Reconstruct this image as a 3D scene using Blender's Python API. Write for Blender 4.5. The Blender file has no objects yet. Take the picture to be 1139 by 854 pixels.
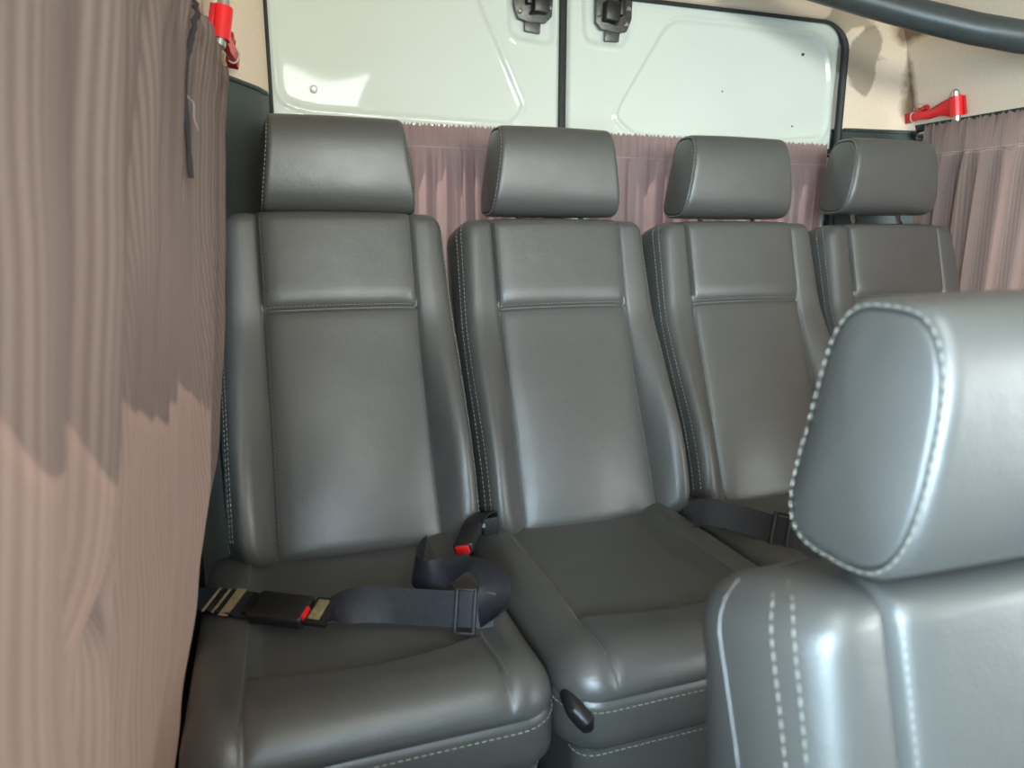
import bpy, bmesh, math, random
import numpy as np
from mathutils import Vector, Matrix
random.seed(4)
S = bpy.context.scene
COL = S.collection
R = math.radians

# ------------------------------------------------------------------ camera
PSI, TH = R(18.9), R(11.8)
CAMZ = 1.05
cam_d = bpy.data.cameras.new('camera')
cam = bpy.data.objects.new('camera', cam_d); COL.objects.link(cam)
cam.location = (0, 0, CAMZ)
cam.rotation_euler = (R(90) - TH, 0, -PSI)
cam_d.sensor_width = 36; cam_d.lens = 790 / 1139 * 36
cam_d.clip_start = 0.02
cam_d.dof.use_dof = True; cam_d.dof.focus_distance = 1.35; cam_d.dof.aperture_fstop = 5.0
S.camera = cam

# ------------------------------------------------------------------ light
S.view_settings.view_transform = 'Standard'; S.view_settings.look = 'None'
S.view_settings.gamma = 1; S.view_settings.use_curve_mapping = False
S.view_settings.exposure = -0.15
W = bpy.data.worlds.new('world'); S.world = W; W.use_nodes = True
bg = W.node_tree.nodes['Background']
bg.inputs[0].default_value = (0.80, 0.90, 1.0, 1); bg.inputs[1].default_value = 0.9
sd = bpy.data.lights.new('sun', 'SUN'); sun = bpy.data.objects.new('sun', sd); COL.objects.link(sun)
sd.energy = 6.0; sd.angle = R(0.6); sd.color = (1.0, 0.95, 0.86)
sun.rotation_euler = Vector((-0.36, 0.32, 0.876)).to_track_quat('Z', 'Y').to_euler()
def area(name, loc, aim, sx, sy, power, color, spread=180):
    d = bpy.data.lights.new(name, 'AREA'); d.shape = 'RECTANGLE'; d.size = sx; d.size_y = sy
    d.energy = power; d.color = color; d.spread = R(spread)
    o = bpy.data.objects.new(name, d); COL.objects.link(o); o.location = loc
    o.rotation_euler = (Vector(aim) - Vector(loc)).to_track_quat('-Z', 'Z').to_euler()
    return o
# area lamps added outside the unseen glazing, standing in for daylight
area('daylight_windscreen', (0.80, -2.70, 1.40), (0.80, 1.4, 1.20), 1.5, 0.48, 138, (1.0, 0.96, 0.89))
area('daylight_right_rear_window', (1.98, 0.80, 0.98), (0.4, 0.80, 0.95), 1.4, 0.75, 22, (0.86, 0.95, 1.0))  # added to brighten the right curtain from behind
area('daylight_right_window', (1.90, -0.52, 0.98), (0.45, 0.20, 0.92), 0.95, 0.75, 15, (0.97, 0.98, 0.98), 110)  # added lamp, aimed at the foreground seat with a narrowed spread
area('daylight_left_window', (-0.26, -0.56, 1.06), (0.52, 0.22, 0.86), 0.85, 0.40, 33, (0.66, 0.84, 1.0), 90)  # added for the foreground seat, spread narrowed to keep the cushions dark
hatch = area('daylight_roof_hatch', (0.29, -0.45, 1.74), (0.29, -0.45, 0.0), 0.38, 1.05, 16, (1.0, 0.98, 0.94))  # lamp over the added hatch, makes the white glare on the left door
hatch.rotation_euler = (0, 0, 0)

# ------------------------------------------------------------------ materials
def mat(name):
    m = bpy.data.materials.new(name); m.use_nodes = True
    nt = m.node_tree; return m, nt, nt.nodes['Principled BSDF']
def N(nt, t, **kw):
    n = nt.nodes.new(t)
    for k, v in kw.items():
        if k.startswith('_'): setattr(n, k[1:], v)
        else: n.inputs[k.replace('__', ' ')].default_value = v
    return n
def bump(nt, b, h, strength, dist):
    bp = N(nt, 'ShaderNodeBump', Strength=strength, Distance=dist)
    nt.links.new(h, bp.inputs['Height']); nt.links.new(bp.outputs[0], b.inputs['Normal'])
def ramp(nt, fac, stops):
    r = nt.nodes.new('ShaderNodeValToRGB'); e = r.color_ramp.elements
    while len(e) < len(stops): e.new(0.5)
    for i, (p, c) in enumerate(stops): e[i].position = p; e[i].color = (*c, 1) if len(c) == 3 else c
    nt.links.new(fac, r.inputs[0]); return r
def simple(name, col, rough=0.5, metal=0.0, noise=0.0, scale=40, spec=None):
    m, nt, b = mat(name)
    b.inputs['Base Color'].default_value = (*col, 1); b.inputs['Roughness'].default_value = rough
    b.inputs['Metallic'].default_value = metal
    if spec is not None: b.inputs['Specular IOR Level'].default_value = spec
    tc = N(nt, 'ShaderNodeTexCoord'); nz = N(nt, 'ShaderNodeTexNoise', Scale=scale, Detail=4.0)
    nt.links.new(tc.outputs['Object'], nz.inputs['Vector'])
    r = ramp(nt, nz.outputs[0], [(0.3, tuple(c * (1 - noise) for c in col)), (0.7, tuple(min(1, c * (1 + noise)) for c in col))])
    nt.links.new(r.outputs[0], b.inputs['Base Color'])
    return m
def leather_mat(name, col, rough):
    m, nt, b = mat(name)
    tc = N(nt, 'ShaderNodeTexCoord')
    n1 = N(nt, 'ShaderNodeTexNoise', Scale=7.0, Detail=5.0, Roughness=0.6)
    nt.links.new(tc.outputs['Object'], n1.inputs['Vector'])
    r1 = ramp(nt, n1.outputs[0], [(0.32, tuple(c * 0.90 for c in col)), (0.7, tuple(c * 1.12 for c in col))])
    nt.links.new(r1.outputs[0], b.inputs['Base Color'])
    r2 = ramp(nt, n1.outputs[0], [(0.3, (rough + 0.06,) * 3), (0.7, (rough - 0.05,) * 3)])
    nt.links.new(r2.outputs[0], b.inputs['Roughness'])
    v = N(nt, 'ShaderNodeTexVoronoi', Scale=520.0); nt.links.new(tc.outputs['Object'], v.inputs['Vector'])
    n2 = N(nt, 'ShaderNodeTexNoise', Scale=24.0, Detail=3.0); nt.links.new(tc.outputs['Object'], n2.inputs['Vector'])
    mx = N(nt, 'ShaderNodeMath', _operation='MULTIPLY_ADD'); mx.inputs[1].default_value = 6.0
    nt.links.new(n2.outputs[0], mx.inputs[0]); nt.links.new(v.outputs['Distance'], mx.inputs[2])
    bump(nt, b, mx.outputs[0], 0.25, 0.0006)
    b.inputs['Specular IOR Level'].default_value = 0.85
    b.inputs['Coat Weight'].default_value = 0.08; b.inputs['Coat Roughness'].default_value = 0.3
    return m
def cloth_mat(name, c_lo, c_hi, trans, tint, rib):
    m, nt, b = mat(name)
    b.inputs['Roughness'].default_value = 0.95; b.inputs['Specular IOR Level'].default_value = 0.1
    uv = N(nt, 'ShaderNodeUVMap'); sep = N(nt, 'ShaderNodeSeparateXYZ'); nt.links.new(uv.outputs[0], sep.inputs[0])
    def sine(src, k):
        mu = N(nt, 'ShaderNodeMath', _operation='MULTIPLY'); mu.inputs[1].default_value = k
        nt.links.new(src, mu.inputs[0]); s = N(nt, 'ShaderNodeMath', _operation='SINE')
        nt.links.new(mu.outputs[0], s.inputs[0]); return s.outputs[0]
    su = sine(sep.outputs[0], 2 * math.pi / rib); sv = sine(sep.outputs[1], 2 * math.pi / 0.0032)
    mul = N(nt, 'ShaderNodeMath', _operation='MULTIPLY_ADD'); nt.links.new(sv, mul.inputs[0]); mul.inputs[1].default_value = 0.35
    nt.links.new(su, mul.inputs[2])
    nz = N(nt, 'ShaderNodeTexNoise', Scale=300.0, Detail=2.0); nt.links.new(uv.outputs[0], nz.inputs['Vector'])
    ad = N(nt, 'ShaderNodeMath', _operation='ADD'); nt.links.new(mul.outputs[0], ad.inputs[0]); nt.links.new(nz.outputs[0], ad.inputs[1])
    mr = N(nt, 'ShaderNodeMapRange'); mr.inputs[1].default_value = -0.8; mr.inputs[2].default_value = 1.9
    nt.links.new(ad.outputs[0], mr.inputs[0])
    r = ramp(nt, mr.outputs[0], [(0.0, c_lo), (1.0, c_hi)])
    nt.links.new(r.outputs[0], b.inputs['Base Color'])
    bump(nt, b, mr.outputs[0], 0.35, 0.0008)
    tr = N(nt, 'ShaderNodeBsdfTranslucent'); tr.inputs[0].default_value = (*tint, 1)
    ms = N(nt, 'ShaderNodeMixShader'); ms.inputs[0].default_value = trans
    nt.links.new(b.outputs[0], ms.inputs[1]); nt.links.new(tr.outputs[0], ms.inputs[2])
    nt.links.new(ms.outputs[0], nt.nodes['Material Output'].inputs[0])
    return m
def glass_mat(name):
    m, nt, b = mat(name)
    t = N(nt, 'ShaderNodeBsdfTransparent'); t.inputs[0].default_value = (0.86, 0.93, 0.92, 1)
    g = N(nt, 'ShaderNodeBsdfGlossy', Roughness=0.02); ms = N(nt, 'ShaderNodeMixShader', Fac=0.07)
    nt.links.new(t.outputs[0], ms.inputs[1]); nt.links.new(g.outputs[0], ms.inputs[2])
    nt.links.new(ms.outputs[0], nt.nodes['Material Output'].inputs[0]); return m
def headliner_mat():
    # beige needled felt with brown water stains in the rear right corner
    m, nt, b = mat('beige_headliner_felt'); b.inputs['Roughness'].default_value = 0.95; b.inputs['Specular IOR Level'].default_value = 0.1
    geo = N(nt, 'ShaderNodeNewGeometry'); P = geo.outputs['Position']
    wob = N(nt, 'ShaderNodeTexNoise', Scale=14.0, Detail=4.0); nt.links.new(P, wob.inputs['Vector'])
    fine = N(nt, 'ShaderNodeTexNoise', Scale=420.0, Detail=3.0); nt.links.new(P, fine.inputs['Vector'])
    base = ramp(nt, fine.outputs[0], [(0.3, (0.70, 0.575, 0.44)), (0.7, (0.80, 0.67, 0.525))])
    cur = base.outputs[0]
    def blob(center, sc, col, lo, hi, strength, cur, shear=0.0):
        mp = N(nt, 'ShaderNodeVectorMath', _operation='SUBTRACT'); mp.inputs[1].default_value = center
        nt.links.new(P, mp.inputs[0])
        ml = N(nt, 'ShaderNodeVectorMath', _operation='MULTIPLY'); ml.inputs[1].default_value = sc
        nt.links.new(mp.outputs[0], ml.inputs[0])
        ln = N(nt, 'ShaderNodeVectorMath', _operation='LENGTH'); nt.links.new(ml.outputs[0], ln.inputs[0])
        ad = N(nt, 'ShaderNodeMath', _operation='MULTIPLY_ADD'); ad.inputs[1].default_value = 0.9
        nt.links.new(wob.outputs[0], ad.inputs[0]); nt.links.new(ln.outputs['Value'], ad.inputs[2])
        rr = ramp(nt, ad.outputs[0], [(lo, (strength,) * 3), (hi, (0, 0, 0))])
        mixn = N(nt, 'ShaderNodeMix', _data_type='RGBA'); nt.links.new(rr.outputs[0], mixn.inputs[0])
        nt.links.new(cur, mixn.inputs[6]); mixn.inputs[7].default_value = (*col, 1)
        return mixn.outputs[2]
    for c, sc, col, lo, hi, st in STAINS:
        cur = blob(c, sc, col, lo, hi, st, cur)
    nt.links.new(cur, b.inputs['Base Color'])
    bump(nt, b, fine.outputs[0], 0.25, 0.0008)
    return m
STAINS = [((1.515, 1.58, 1.50), (9.0, 1.0, 6.5), (0.27, 0.225, 0.16), 0.90, 0.97, 0.75),
          ((1.45, 1.58, 1.60), (6.5, 1.0, 12.0), (0.27, 0.225, 0.16), 0.90, 0.97, 0.65),
          ((1.675, 1.575, 1.45), (13.0, 13.0, 3.8), (0.15, 0.085, 0.045), 0.72, 1.12, 0.9),
          ((1.62, 1.57, 1.575), (11.0, 3.0, 13.0), (0.15, 0.085, 0.045), 0.72, 1.0, 0.8)]
LEATHER = leather_mat('dark_grey_leatherette', (0.073, 0.073, 0.068), 0.42)
LEATHER_SIDE = LEATHER
THREAD = simple('pale_grey_thread', (0.26, 0.25, 0.21), 0.8, noise=0.1, scale=200)
CHROME = simple('brushed_steel', (0.62, 0.61, 0.58), 0.28, 1.0, 0.05, 60)
BLACKP = simple('black_plastic', (0.012, 0.012, 0.013), 0.38, 0, 0.15, 80)
RUBBER = simple('black_rubber_seal', (0.018, 0.020, 0.021), 0.6, 0, 0.2, 60)
WEB = simple('navy_black_webbing', (0.018, 0.019, 0.026), 0.5, 0, 0.25, 120, 0.35)
REDP = simple('red_plastic', (0.78, 0.016, 0.020), 0.33, 0, 0.08, 30)
REDDK = simple('dark_red_plastic', (0.50, 0.012, 0.016), 0.4, 0, 0.1, 30)
PAINT = simple('pale_green_white_paint', (0.65, 0.705, 0.63), 0.05, 0, 0.012, 5, 0.5)
GREENP = simple('dark_green_grey_trim_plastic', (0.030, 0.044, 0.041), 0.45, 0, 0.1, 90)
GREYP = simple('dark_grey_duct_plastic', (0.050, 0.058, 0.056), 0.38, 0, 0.1, 50)
CARPET = simple('grey_floor_carpet', (0.085, 0.083, 0.082), 0.95, 0, 0.35, 350)
LABELP = simple('yellowed_label_fabric', (0.24, 0.19, 0.10), 0.8, 0, 0.25, 150)
LATCHM = simple('dark_zinc_latch_metal', (0.10, 0.10, 0.095), 0.42, 0.6, 0.25, 120)
BASEM = simple('black_powder_coated_steel', (0.02, 0.02, 0.021), 0.5, 0.2, 0.15, 60)
CLOTH = cloth_mat('mauve_grey_ribbed_curtain_cloth', (0.155, 0.119, 0.105), (0.275, 0.217, 0.190), 0.28, (0.64, 0.40, 0.33), 0.0066)
CLOTH2 = cloth_mat('mauve_thin_curtain_cloth', (0.26, 0.185, 0.175), (0.37, 0.275, 0.265), 0.35, (0.70, 0.44, 0.41), 0.004)
GLASS = glass_mat('window_glass')
FELT = headliner_mat()

# ------------------------------------------------------------------ mesh helper
class MB:
    def __init__(s): s.v = []; s.f = []; s.uv = []; s.mi = []; s.cur = 0
    def add(s, vs, fs, uvs=None):
        b = len(s.v); s.v += [tuple(p) for p in vs]
        s.uv += list(uvs) if uvs is not None else [(p[0], p[2]) for p in vs]
        for f in fs: s.f.append(tuple(b + i for i in f)); s.mi.append(s.cur)
        return b
    def grid(s, P, cu=False, cr=False, uv=None, skip=None):
        nr, nc = len(P), len(P[0]); fs = []
        for r in range(nr if cr else nr - 1):
            for c in range(nc if cu else nc - 1):
                if skip and skip(r, c): continue
                r2, c2 = (r + 1) % nr, (c + 1) % nc
                fs.append((r * nc + c, r * nc + c2, r2 * nc + c2, r2 * nc + c))
        s.add([p for row in P for p in row], fs, [q for row in uv for q in row] if uv else None)
    def tube(s, pts, r, n=8, cap=True, ry=None):
        pts = [Vector(p) for p in pts]; rows = []
        rr = r if isinstance(r, (list, tuple)) else [r] * len(pts)
        up = None
        for i, p in enumerate(pts):
            t = (pts[min(i + 1, len(pts) - 1)] - pts[max(i - 1, 0)]).normalized()
            if up is None:
                up = t.orthogonal().normalized()
            up = (up - t * up.dot(t)).normalized(); w = t.cross(up)
            rows.append([p + up * rr[i] * math.cos(2 * math.pi * k / n) + w * (ry or rr[i]) * math.sin(2 * math.pi * k / n) for k in range(n)])
        s.grid(rows, cu=True)
        if cap:
            s.add(rows[0], [tuple(range(n))]); s.add(rows[-1], [tuple(reversed(range(n)))])
    def rbox(s, c, size, bev=0.002, rot=None, seg=2):
        bm = bmesh.new(); bmesh.ops.create_cube(bm, size=1)
        for v in bm.verts: v.co = Vector((v.co.x * size[0], v.co.y * size[1], v.co.z * size[2]))
        if bev > 0: bmesh.ops.bevel(bm, geom=bm.edges[:], offset=min(bev, min(size) * 0.45), segments=seg, profile=0.5, affect='EDGES')
        M = rot if rot is not None else Matrix.Identity(3)
        bm.verts.ensure_lookup_table()
        s.add([M @ v.co + Vector(c) for v in bm.verts], [[v.index for v in f.verts] for f in bm.faces]); bm.free()
    def ribbon(s, pts, wd, width, th=0.0016):
        # a band: centre points, width direction per point
        pts = [Vector(p) for p in pts]; rows = []; uv = []; L = 0
        for i, p in enumerate(pts):
            t = (pts[min(i + 1, len(pts) - 1)] - pts[max(i - 1, 0)]).normalized()
            w = Vector(wd[i]); w = (w - t * w.dot(t)).normalized(); n = t.cross(w)
            if i: L += (p - pts[i - 1]).length
            a, b = w * width / 2, n * th / 2
            rows.append([p - a - b, p - a * 0.5 - b, p + a * 0.5 - b, p + a - b, p + a + b, p + a * .5 + b, p - a * .5 + b, p - a + b])
        s.grid(rows, cu=True)
        s.add(rows[0], [tuple(range(8))]); s.add(rows[-1], [tuple(reversed(range(8)))])
    def prism(s, poly, n0, n1, fr, bev=0.0015):
        # polygon (a,b) extruded along n with a soft edge; fr maps (a,b,n) to 3D
        bm = bmesh.new(); vs = [bm.verts.new((a, b, n0)) for a, b in poly]; f = bm.faces.new(vs)
        ex = bmesh.ops.extrude_face_region(bm, geom=[f])
        for v in ex['geom']:
            if isinstance(v, bmesh.types.BMVert): v.co.z = n1
        bmesh.ops.recalc_face_normals(bm, faces=bm.faces)
        if bev: bmesh.ops.bevel(bm, geom=[e for e in bm.edges if len(e.link_faces) == 2 and e.calc_face_angle(0) > 0.6], offset=bev, segments=2, profile=.5, affect='EDGES')
        bm.verts.ensure_lookup_table(); bm.verts.index_update()
        s.add([fr(*v.co) for v in bm.verts], [[v.index for v in g.verts] for g in bm.faces]); bm.free()
    def build(s, name, mats, parent=None, smooth=True, ang=40):
        me = bpy.data.meshes.new(name); me.from_pydata(s.v, [], s.f)
        bm = bmesh.new(); bm.from_mesh(me)
        bmesh.ops.recalc_face_normals(bm, faces=bm.faces); bm.to_mesh(me); bm.free()
        ul = me.uv_layers.new(name='UVMap')
        idx = np.zeros(len(me.loops), dtype=np.int32); me.loops.foreach_get('vertex_index', idx)
        ul.data.foreach_set('uv', np.array(s.uv, dtype=np.float32)[idx].ravel())
        for m in (mats if isinstance(mats, (list, tuple)) else [mats]): me.materials.append(m)
        if any(s.mi): me.polygons.foreach_set('material_index', s.mi)
        if smooth:
            me.shade_smooth()
            me.set_sharp_from_angle(angle=R(ang))
        o = bpy.data.objects.new(name, me); COL.objects.link(o)
        if parent: o.parent = parent
        return o
def tag(o, label, cat, group=None, kind=None):
    o['label'] = label; o['category'] = cat
    if group: o['group'] = group
    if kind: o['kind'] = kind
    return o
def empty(name, loc):
    o = bpy.data.objects.new(name, None); COL.objects.link(o); o.location = loc; o.empty_display_size = 0.05; return o
def copy_tree(o, parent=None):
    c = o.copy(); COL.objects.link(c); c.parent = parent
    for ch in list(o.children): copy_tree(ch, c)
    return c
def sm(a, b, x):
    t = max(0.0, min(1.0, (x - a) / (b - a))) if a != b else float(x > a); return t * t * (3 - 2 * t)
def lerp(a, b, t): return a + (b - a) * t
def interp(tab, x):
    if x <= tab[0][0]: return tab[0][1:]
    for p, q in zip(tab, tab[1:]):
        if x <= q[0]:
            t = (x - p[0]) / (q[0] - p[0]); t = t * t * (3 - 2 * t) * 0.5 + t * 0.5
            return tuple(lerp(a, b, t) for a, b in zip(p[1:], q[1:]))
    return tab[-1][1:]
def dashes(mb, pts, dash=0.0055, gap=0.003, r=0.0007):
    # a row of stitches along a polyline
    pts = [Vector(p) for p in pts]; L = [0]
    for a, b in zip(pts, pts[1:]): L.append(L[-1] + (b - a).length)
    def at(d):
        for i in range(len(pts) - 1):
            if d <= L[i + 1]: return pts[i].lerp(pts[i + 1], (d - L[i]) / max(1e-9, L[i + 1] - L[i]))
        return pts[-1]
    d = 0
    while d + dash < L[-1]:
        a, b = at(d), at(d + dash); mb.tube([a, (a + b) / 2, b], [r * 0.7, r, r * 0.7], 5); d += dash + gap

# ================================================================== SETTING
LEFT = [(-0.26, -0.18), (0.0, -0.18), (0.72, -0.18), (1.00, -0.178), (1.302, -0.165), (1.310, -0.092), (1.342, -0.078), (1.45, -0.052), (1.54, -0.025), (1.60, 0.01), (1.64, 0.06), (1.66, 0.12)]
def wall(side):
    ys = [-2.62, -0.95, -0.06, 0.12, 0.45, 0.7, 0.97 if side == 'left' else 1.46, 1.70]
    P = []
    zs = [LEFT[0][0], 0.0, 0.60, 0.85, 1.10, 1.295, 1.302, 1.310, 1.342] + [q[0] for q in LEFT[7:]]
    for z in zs:
        x = np.interp(z, [q[0] for q in LEFT], [q[1] for q in LEFT])
        if side == 'right': x = 1.61 - x
        P.append([(float(x), y, z) for y in ys])
    mb = MB()
    win = (lambda r, c: (r == 3 and c == 1) or (2 <= r <= 3 and 3 <= c <= 5)) if side == 'left' else (lambda r, c: 2 <= r <= 4 and (c == 1 or 3 <= c <= 5))
    mb.grid(P[:9], skip=win); mb.cur = 1; mb.grid(P[8:])
    return mb.build('wall_' + side, [GREENP, FELT]), P
for side in ('left', 'right'):
    w, P = wall(side)
    tag(w, side + ' side wall of the van, dark green trim below and beige felt above', 'wall', kind='structure')
    for k, (c0, c1) in enumerate(((1, 2), (3, 6))):  # the front pane on each side is unseen, added to let light in
        mb = MB(); off = -0.006 if side == 'left' else 0.006
        mb.grid([[(P[r][c][0] + off, P[r][c][1], P[r][c][2]) for c in range(c0, c1 + 1)] for r in ((2, 3, 4, 5) if side == 'right' else (3, 4) if k == 0 else (2, 3, 4))])
        n = {'left': 1, 'right': 3}[side] + k
        tag(mb.build('window_%d' % n, GLASS), 'side window glass in the %s wall, %s' % (side, 'ahead of the curtain' if k == 0 else 'behind the curtain'), 'window', kind='structure')
# ceiling with an unseen roof hatch, added for the glare on the left door
mb = MB(); xs = [0.12, 0.13, 0.46, 1.49]; ys = [-2.62, -0.95, 0.06, 1.70]
mb.grid([[(x, y, 1.66) for x in xs] for y in ys], skip=lambda r, c: r == 1 and c == 1)
tag(mb.build('ceiling', FELT), 'beige felt ceiling of the van', 'ceiling', kind='structure')
mb = MB(); mb.grid([[(x, y, 1.672) for x in (0.12, 0.47)] for y in (-0.96, 0.07)])
tag(mb.build('window_5', GLASS), 'glass roof hatch in the ceiling', 'window', kind='structure')
# floor: low aisle floor and the raised platform below the rear row
mb = MB(); x0, x1 = -0.18, 1.79
mb.grid([[(x0, -2.62, -0.24), (x1, -2.62, -0.24)], [(x0, 0.66, -0.24), (x1, 0.66, -0.24)], [(x0, 0.662, 0.0), (x1, 0.662, 0.0)], [(x0, 1.70, 0.0), (x1, 1.70, 0.0)]])
tag(mb.build('floor', CARPET, smooth=False), 'grey carpeted floor with a step up under the rear seats', 'floor', kind='structure')
# cab end: bulkhead frame with an unseen windscreen opening added for the light
mb = MB(); xs = [-0.20, 0.05, 1.56, 1.81]; zs = [-0.26, 1.05, 1.62, 1.67]
mb.grid([[(x, -2.62, z) for x in xs] for z in zs], skip=lambda r, c: r == 1 and c == 1)
tag(mb.build('wall_front', GREENP), 'front end of the cabin around the windscreen', 'wall', kind='structure')
mb = MB(); mb.grid([[(x, -2.63, z) for x in (0.05, 1.56)] for z in (1.05, 1.62)])
tag(mb.build('window_6', GLASS), 'windscreen glass at the front of the van', 'window', kind='structure')

# outer skin behind the doors
mb = MB(); xs = [-0.35, 0.10, 0.60, 0.76, 1.385, 1.95]; zs = [-0.30, 0.62, 1.40, 1.80]
mb.grid([[(x, 1.66, z) for x in xs] for z in zs], skip=lambda r, c: r == 1 and c in (1, 3))
tag(mb.build('wall_back', PAINT), 'white outer skin of the rear end around the door windows', 'wall', kind='structure')
mb = MB(); mb.grid([[(x, -0.98, z) for x in (-0.179, 1.789)] for z in (-0.24, 1.20)])  # unseen partition added to keep windscreen light off the lower rear seats
mb.grid([[(x, -1.0, z) for x in (-0.179, 1.789)] for z in (-0.24, 1.20)]); mb.grid([[(x, y, 1.20) for x in (-0.179, 1.789)] for y in (-0.98, -1.0)])
tag(mb.build('wall_partition', GREENP), 'partition behind the front bench', 'wall', kind='structure')
# rear doors ---------------------------------------------------------------
def seg_dist(px, pz, poly):
    d = np.full(px.shape, 9.0); inside = np.zeros(px.shape, bool); n = len(poly)
    for i in range(n):
        ax, az = poly[i]; bx, bz = poly[(i + 1) % n]
        t = np.clip(((px - ax) * (bx - ax) + (pz - az) * (bz - az)) / ((bx - ax) ** 2 + (bz - az) ** 2 + 1e-12), 0, 1)
        d = np.minimum(d, np.hypot(px - ax - t * (bx - ax), pz - az - t * (bz - az)))
        c = ((az > pz) != (bz > pz)) & (px < (bx - ax) * (pz - az) / (bz - az + 1e-12) + ax); inside ^= c
    return np.where(inside, -d, d)
def round_poly(poly, r, n=6):
    out = []; m = len(poly)
    for i in range(m):
        p = Vector(poly[i]); a = Vector(poly[i - 1]); b = Vector(poly[(i + 1) % m])
        rr = min(r, (a - p).length * 0.45, (b - p).length * 0.45)
        s, e = p + (a - p).normalized() * rr, p + (b - p).normalized() * rr
        for k in range(n + 1):
            t = k / n; q = s * (1 - t) ** 2 + p * 2 * t * (1 - t) + e * t * t; out.append((q.x, q.y))
    return out
def smv(a, b, x):
    t = np.clip((x - a) / (b - a), 0, 1); return t * t * (3 - 2 * t)
def door(name, x0, x1, win, panel, pad, edge_r):
    xs = sorted(set([round(v, 5) for v in list(np.arange(x0, x1, 0.0045)) + [x1, win[0], win[1]]]))
    zs = [0.0, 0.3, win[2]] + list(np.linspace(win[2], win[3], 9))[1:] + list(np.arange(win[3] + 0.004, 1.626, 0.0045))
    X, Z = np.meshgrid(np.array(xs), np.array(zs))
    Y = np.full(X.shape, 1.600)
    d = seg_dist(X, Z, round_poly(panel, 0.045))
    Y += -0.0035 * np.exp(-(d / 0.0045) ** 2) + 0.004 * (1 - smv(-0.012, -0.002, d))   # pressed bead and sunk field
    d2 = seg_dist(X, Z, round_poly(pad, 0.03))
    Y += 0.007 * (1 - smv(-0.012, 0.004, d2)) - 0.002 * np.exp(-((d2 - 0.006) / 0.004) ** 2)
    Y += 0.001 * (X - (x0 + x1) / 2) ** 2 / 0.1 + 0.02 * smv(1.5, 1.75, Z) * 0.3
    Y += 0.0016 * np.sin(13 * X + 5 * Z) * np.sin(15 * Z - 9 * X + 1.0)          # slightly wavy sheet metal
    ed = np.minimum(X - x0, x1 - X)
    Y += 0.012 * (1 - smv(0, 0.012, ed)) ** 2
    hole = lambda r, c: win[0] - 1e-6 <= xs[c] < win[1] - 1e-6 and win[2] - 1e-6 <= zs[r] < win[3] - 1e-6
    mb = MB()
    mb.grid([[(float(X[r, c]), float(Y[r, c]), float(Z[r, c])) for c in range(len(xs))] for r in range(len(zs))], skip=hole)
    # returns of the door skin so that the leaf has depth
    for xe in (x0, x1):
        mb.grid([[(xe, 1.611, z), (xe, 1.65, z)] for z in (0.0, 1.62)])
    return mb.build(name, PAINT, ang=60)
dl = door('door_1', 0.0, 0.664, (0.10, 0.60, 0.62, 1.25),
          [(0.043, 1.70), (0.043, 1.40), (0.047, 1.318), (0.10, 1.302), (0.30, 1.297), (0.55, 1.293), (0.580, 1.335), (0.565, 1.365), (0.475, 1.552), (0.43, 1.70)],
          [(0.535, 1.70), (0.540, 1.478), (0.648, 1.466), (0.650, 1.70)], 0.05)
dr = door('door_2', 0.682, 1.450, (0.76, 1.385, 0.62, 1.25),
          [(0.940, 1.556), (1.20, 1.556), (1.395, 1.548), (1.428, 1.46), (1.430, 1.30), (1.10, 1.272), (0.85, 1.285), (0.800, 1.325), (0.818, 1.366)],
          [(0.712, 1.70), (0.722, 1.482), (0.832, 1.478), (0.852, 1.70)], 0.05)
tag(dl, 'left rear door, pale green white painted metal', 'door', kind='structure')
tag(dr, 'right rear door, pale green white painted metal with small stains', 'door', kind='structure')
for k, (a, b) in enumerate(((0.10, 0.60), (0.76, 1.385))):
    mb = MB(); mb.grid([[(x, 1.622, z) for x in (a - .01, b + .01)] for z in (0.61, 1.26)])
    tag(mb.build('window_%d' % (7 + k), GLASS), 'rear window glass in the %s door' % ('left', 'right')[k], 'window', kind='structure')
# latches on the doors: plate, catch block, bolts, tab
def latch(parent, x, z, sx, tilt):
    M = Matrix.Rotation(tilt, 3, 'Y')
    def at(a, n, c): return M @ Vector((a * sx, 0, c)) + Vector((x, 1.600 - n, z))
    mb = MB(); fr = lambda a, b, n: at(a, n, b)
    mb.prism([(-0.044, 0.055), (-0.046, 0.01), (-0.036, -0.018), (-0.012, -0.024), (0.03, -0.022), (0.044, -0.008), (0.048, 0.055)], -0.004, 0.006, fr)
    pl = mb.build('latch', LATCHM, parent)
    mb = MB(); mb.prism([(-0.020, -0.018), (-0.019, -0.042), (0.017, -0.045), (0.018, -0.018)], -0.004, 0.004, fr)
    mb.build('latch_tab', LATCHM, parent)
    mb = MB(); mb.rbox(at(0.012, 0.018, 0.014), (0.036, 0.026, 0.042), 0.003, M)
    mb.rbox(at(-0.014, 0.014, 0.03), (0.012, 0.018, 0.04), 0.002, M)
    mb.tube([at(-0.008, 0.012, -0.006), at(0.004, 0.022, -0.006)], 0.004, 8)
    mb.build('latch_catch', BLACKP, pl)
    for (a, c) in ((-0.033, -0.004), (0.038, 0.008), (-0.036, 0.030)):
        mb = MB(); mb.tube([at(a, 0.004, c), at(a, 0.008, c), at(a, 0.010, c)], [0.006, 0.006, 0.0035], 8)
        mb.build('bolt', CHROME, pl)
latch(dl, 0.596, 1.535, 1, 0.0)
latch(dr, 0.792, 1.532, -1, 0.06)
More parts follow.
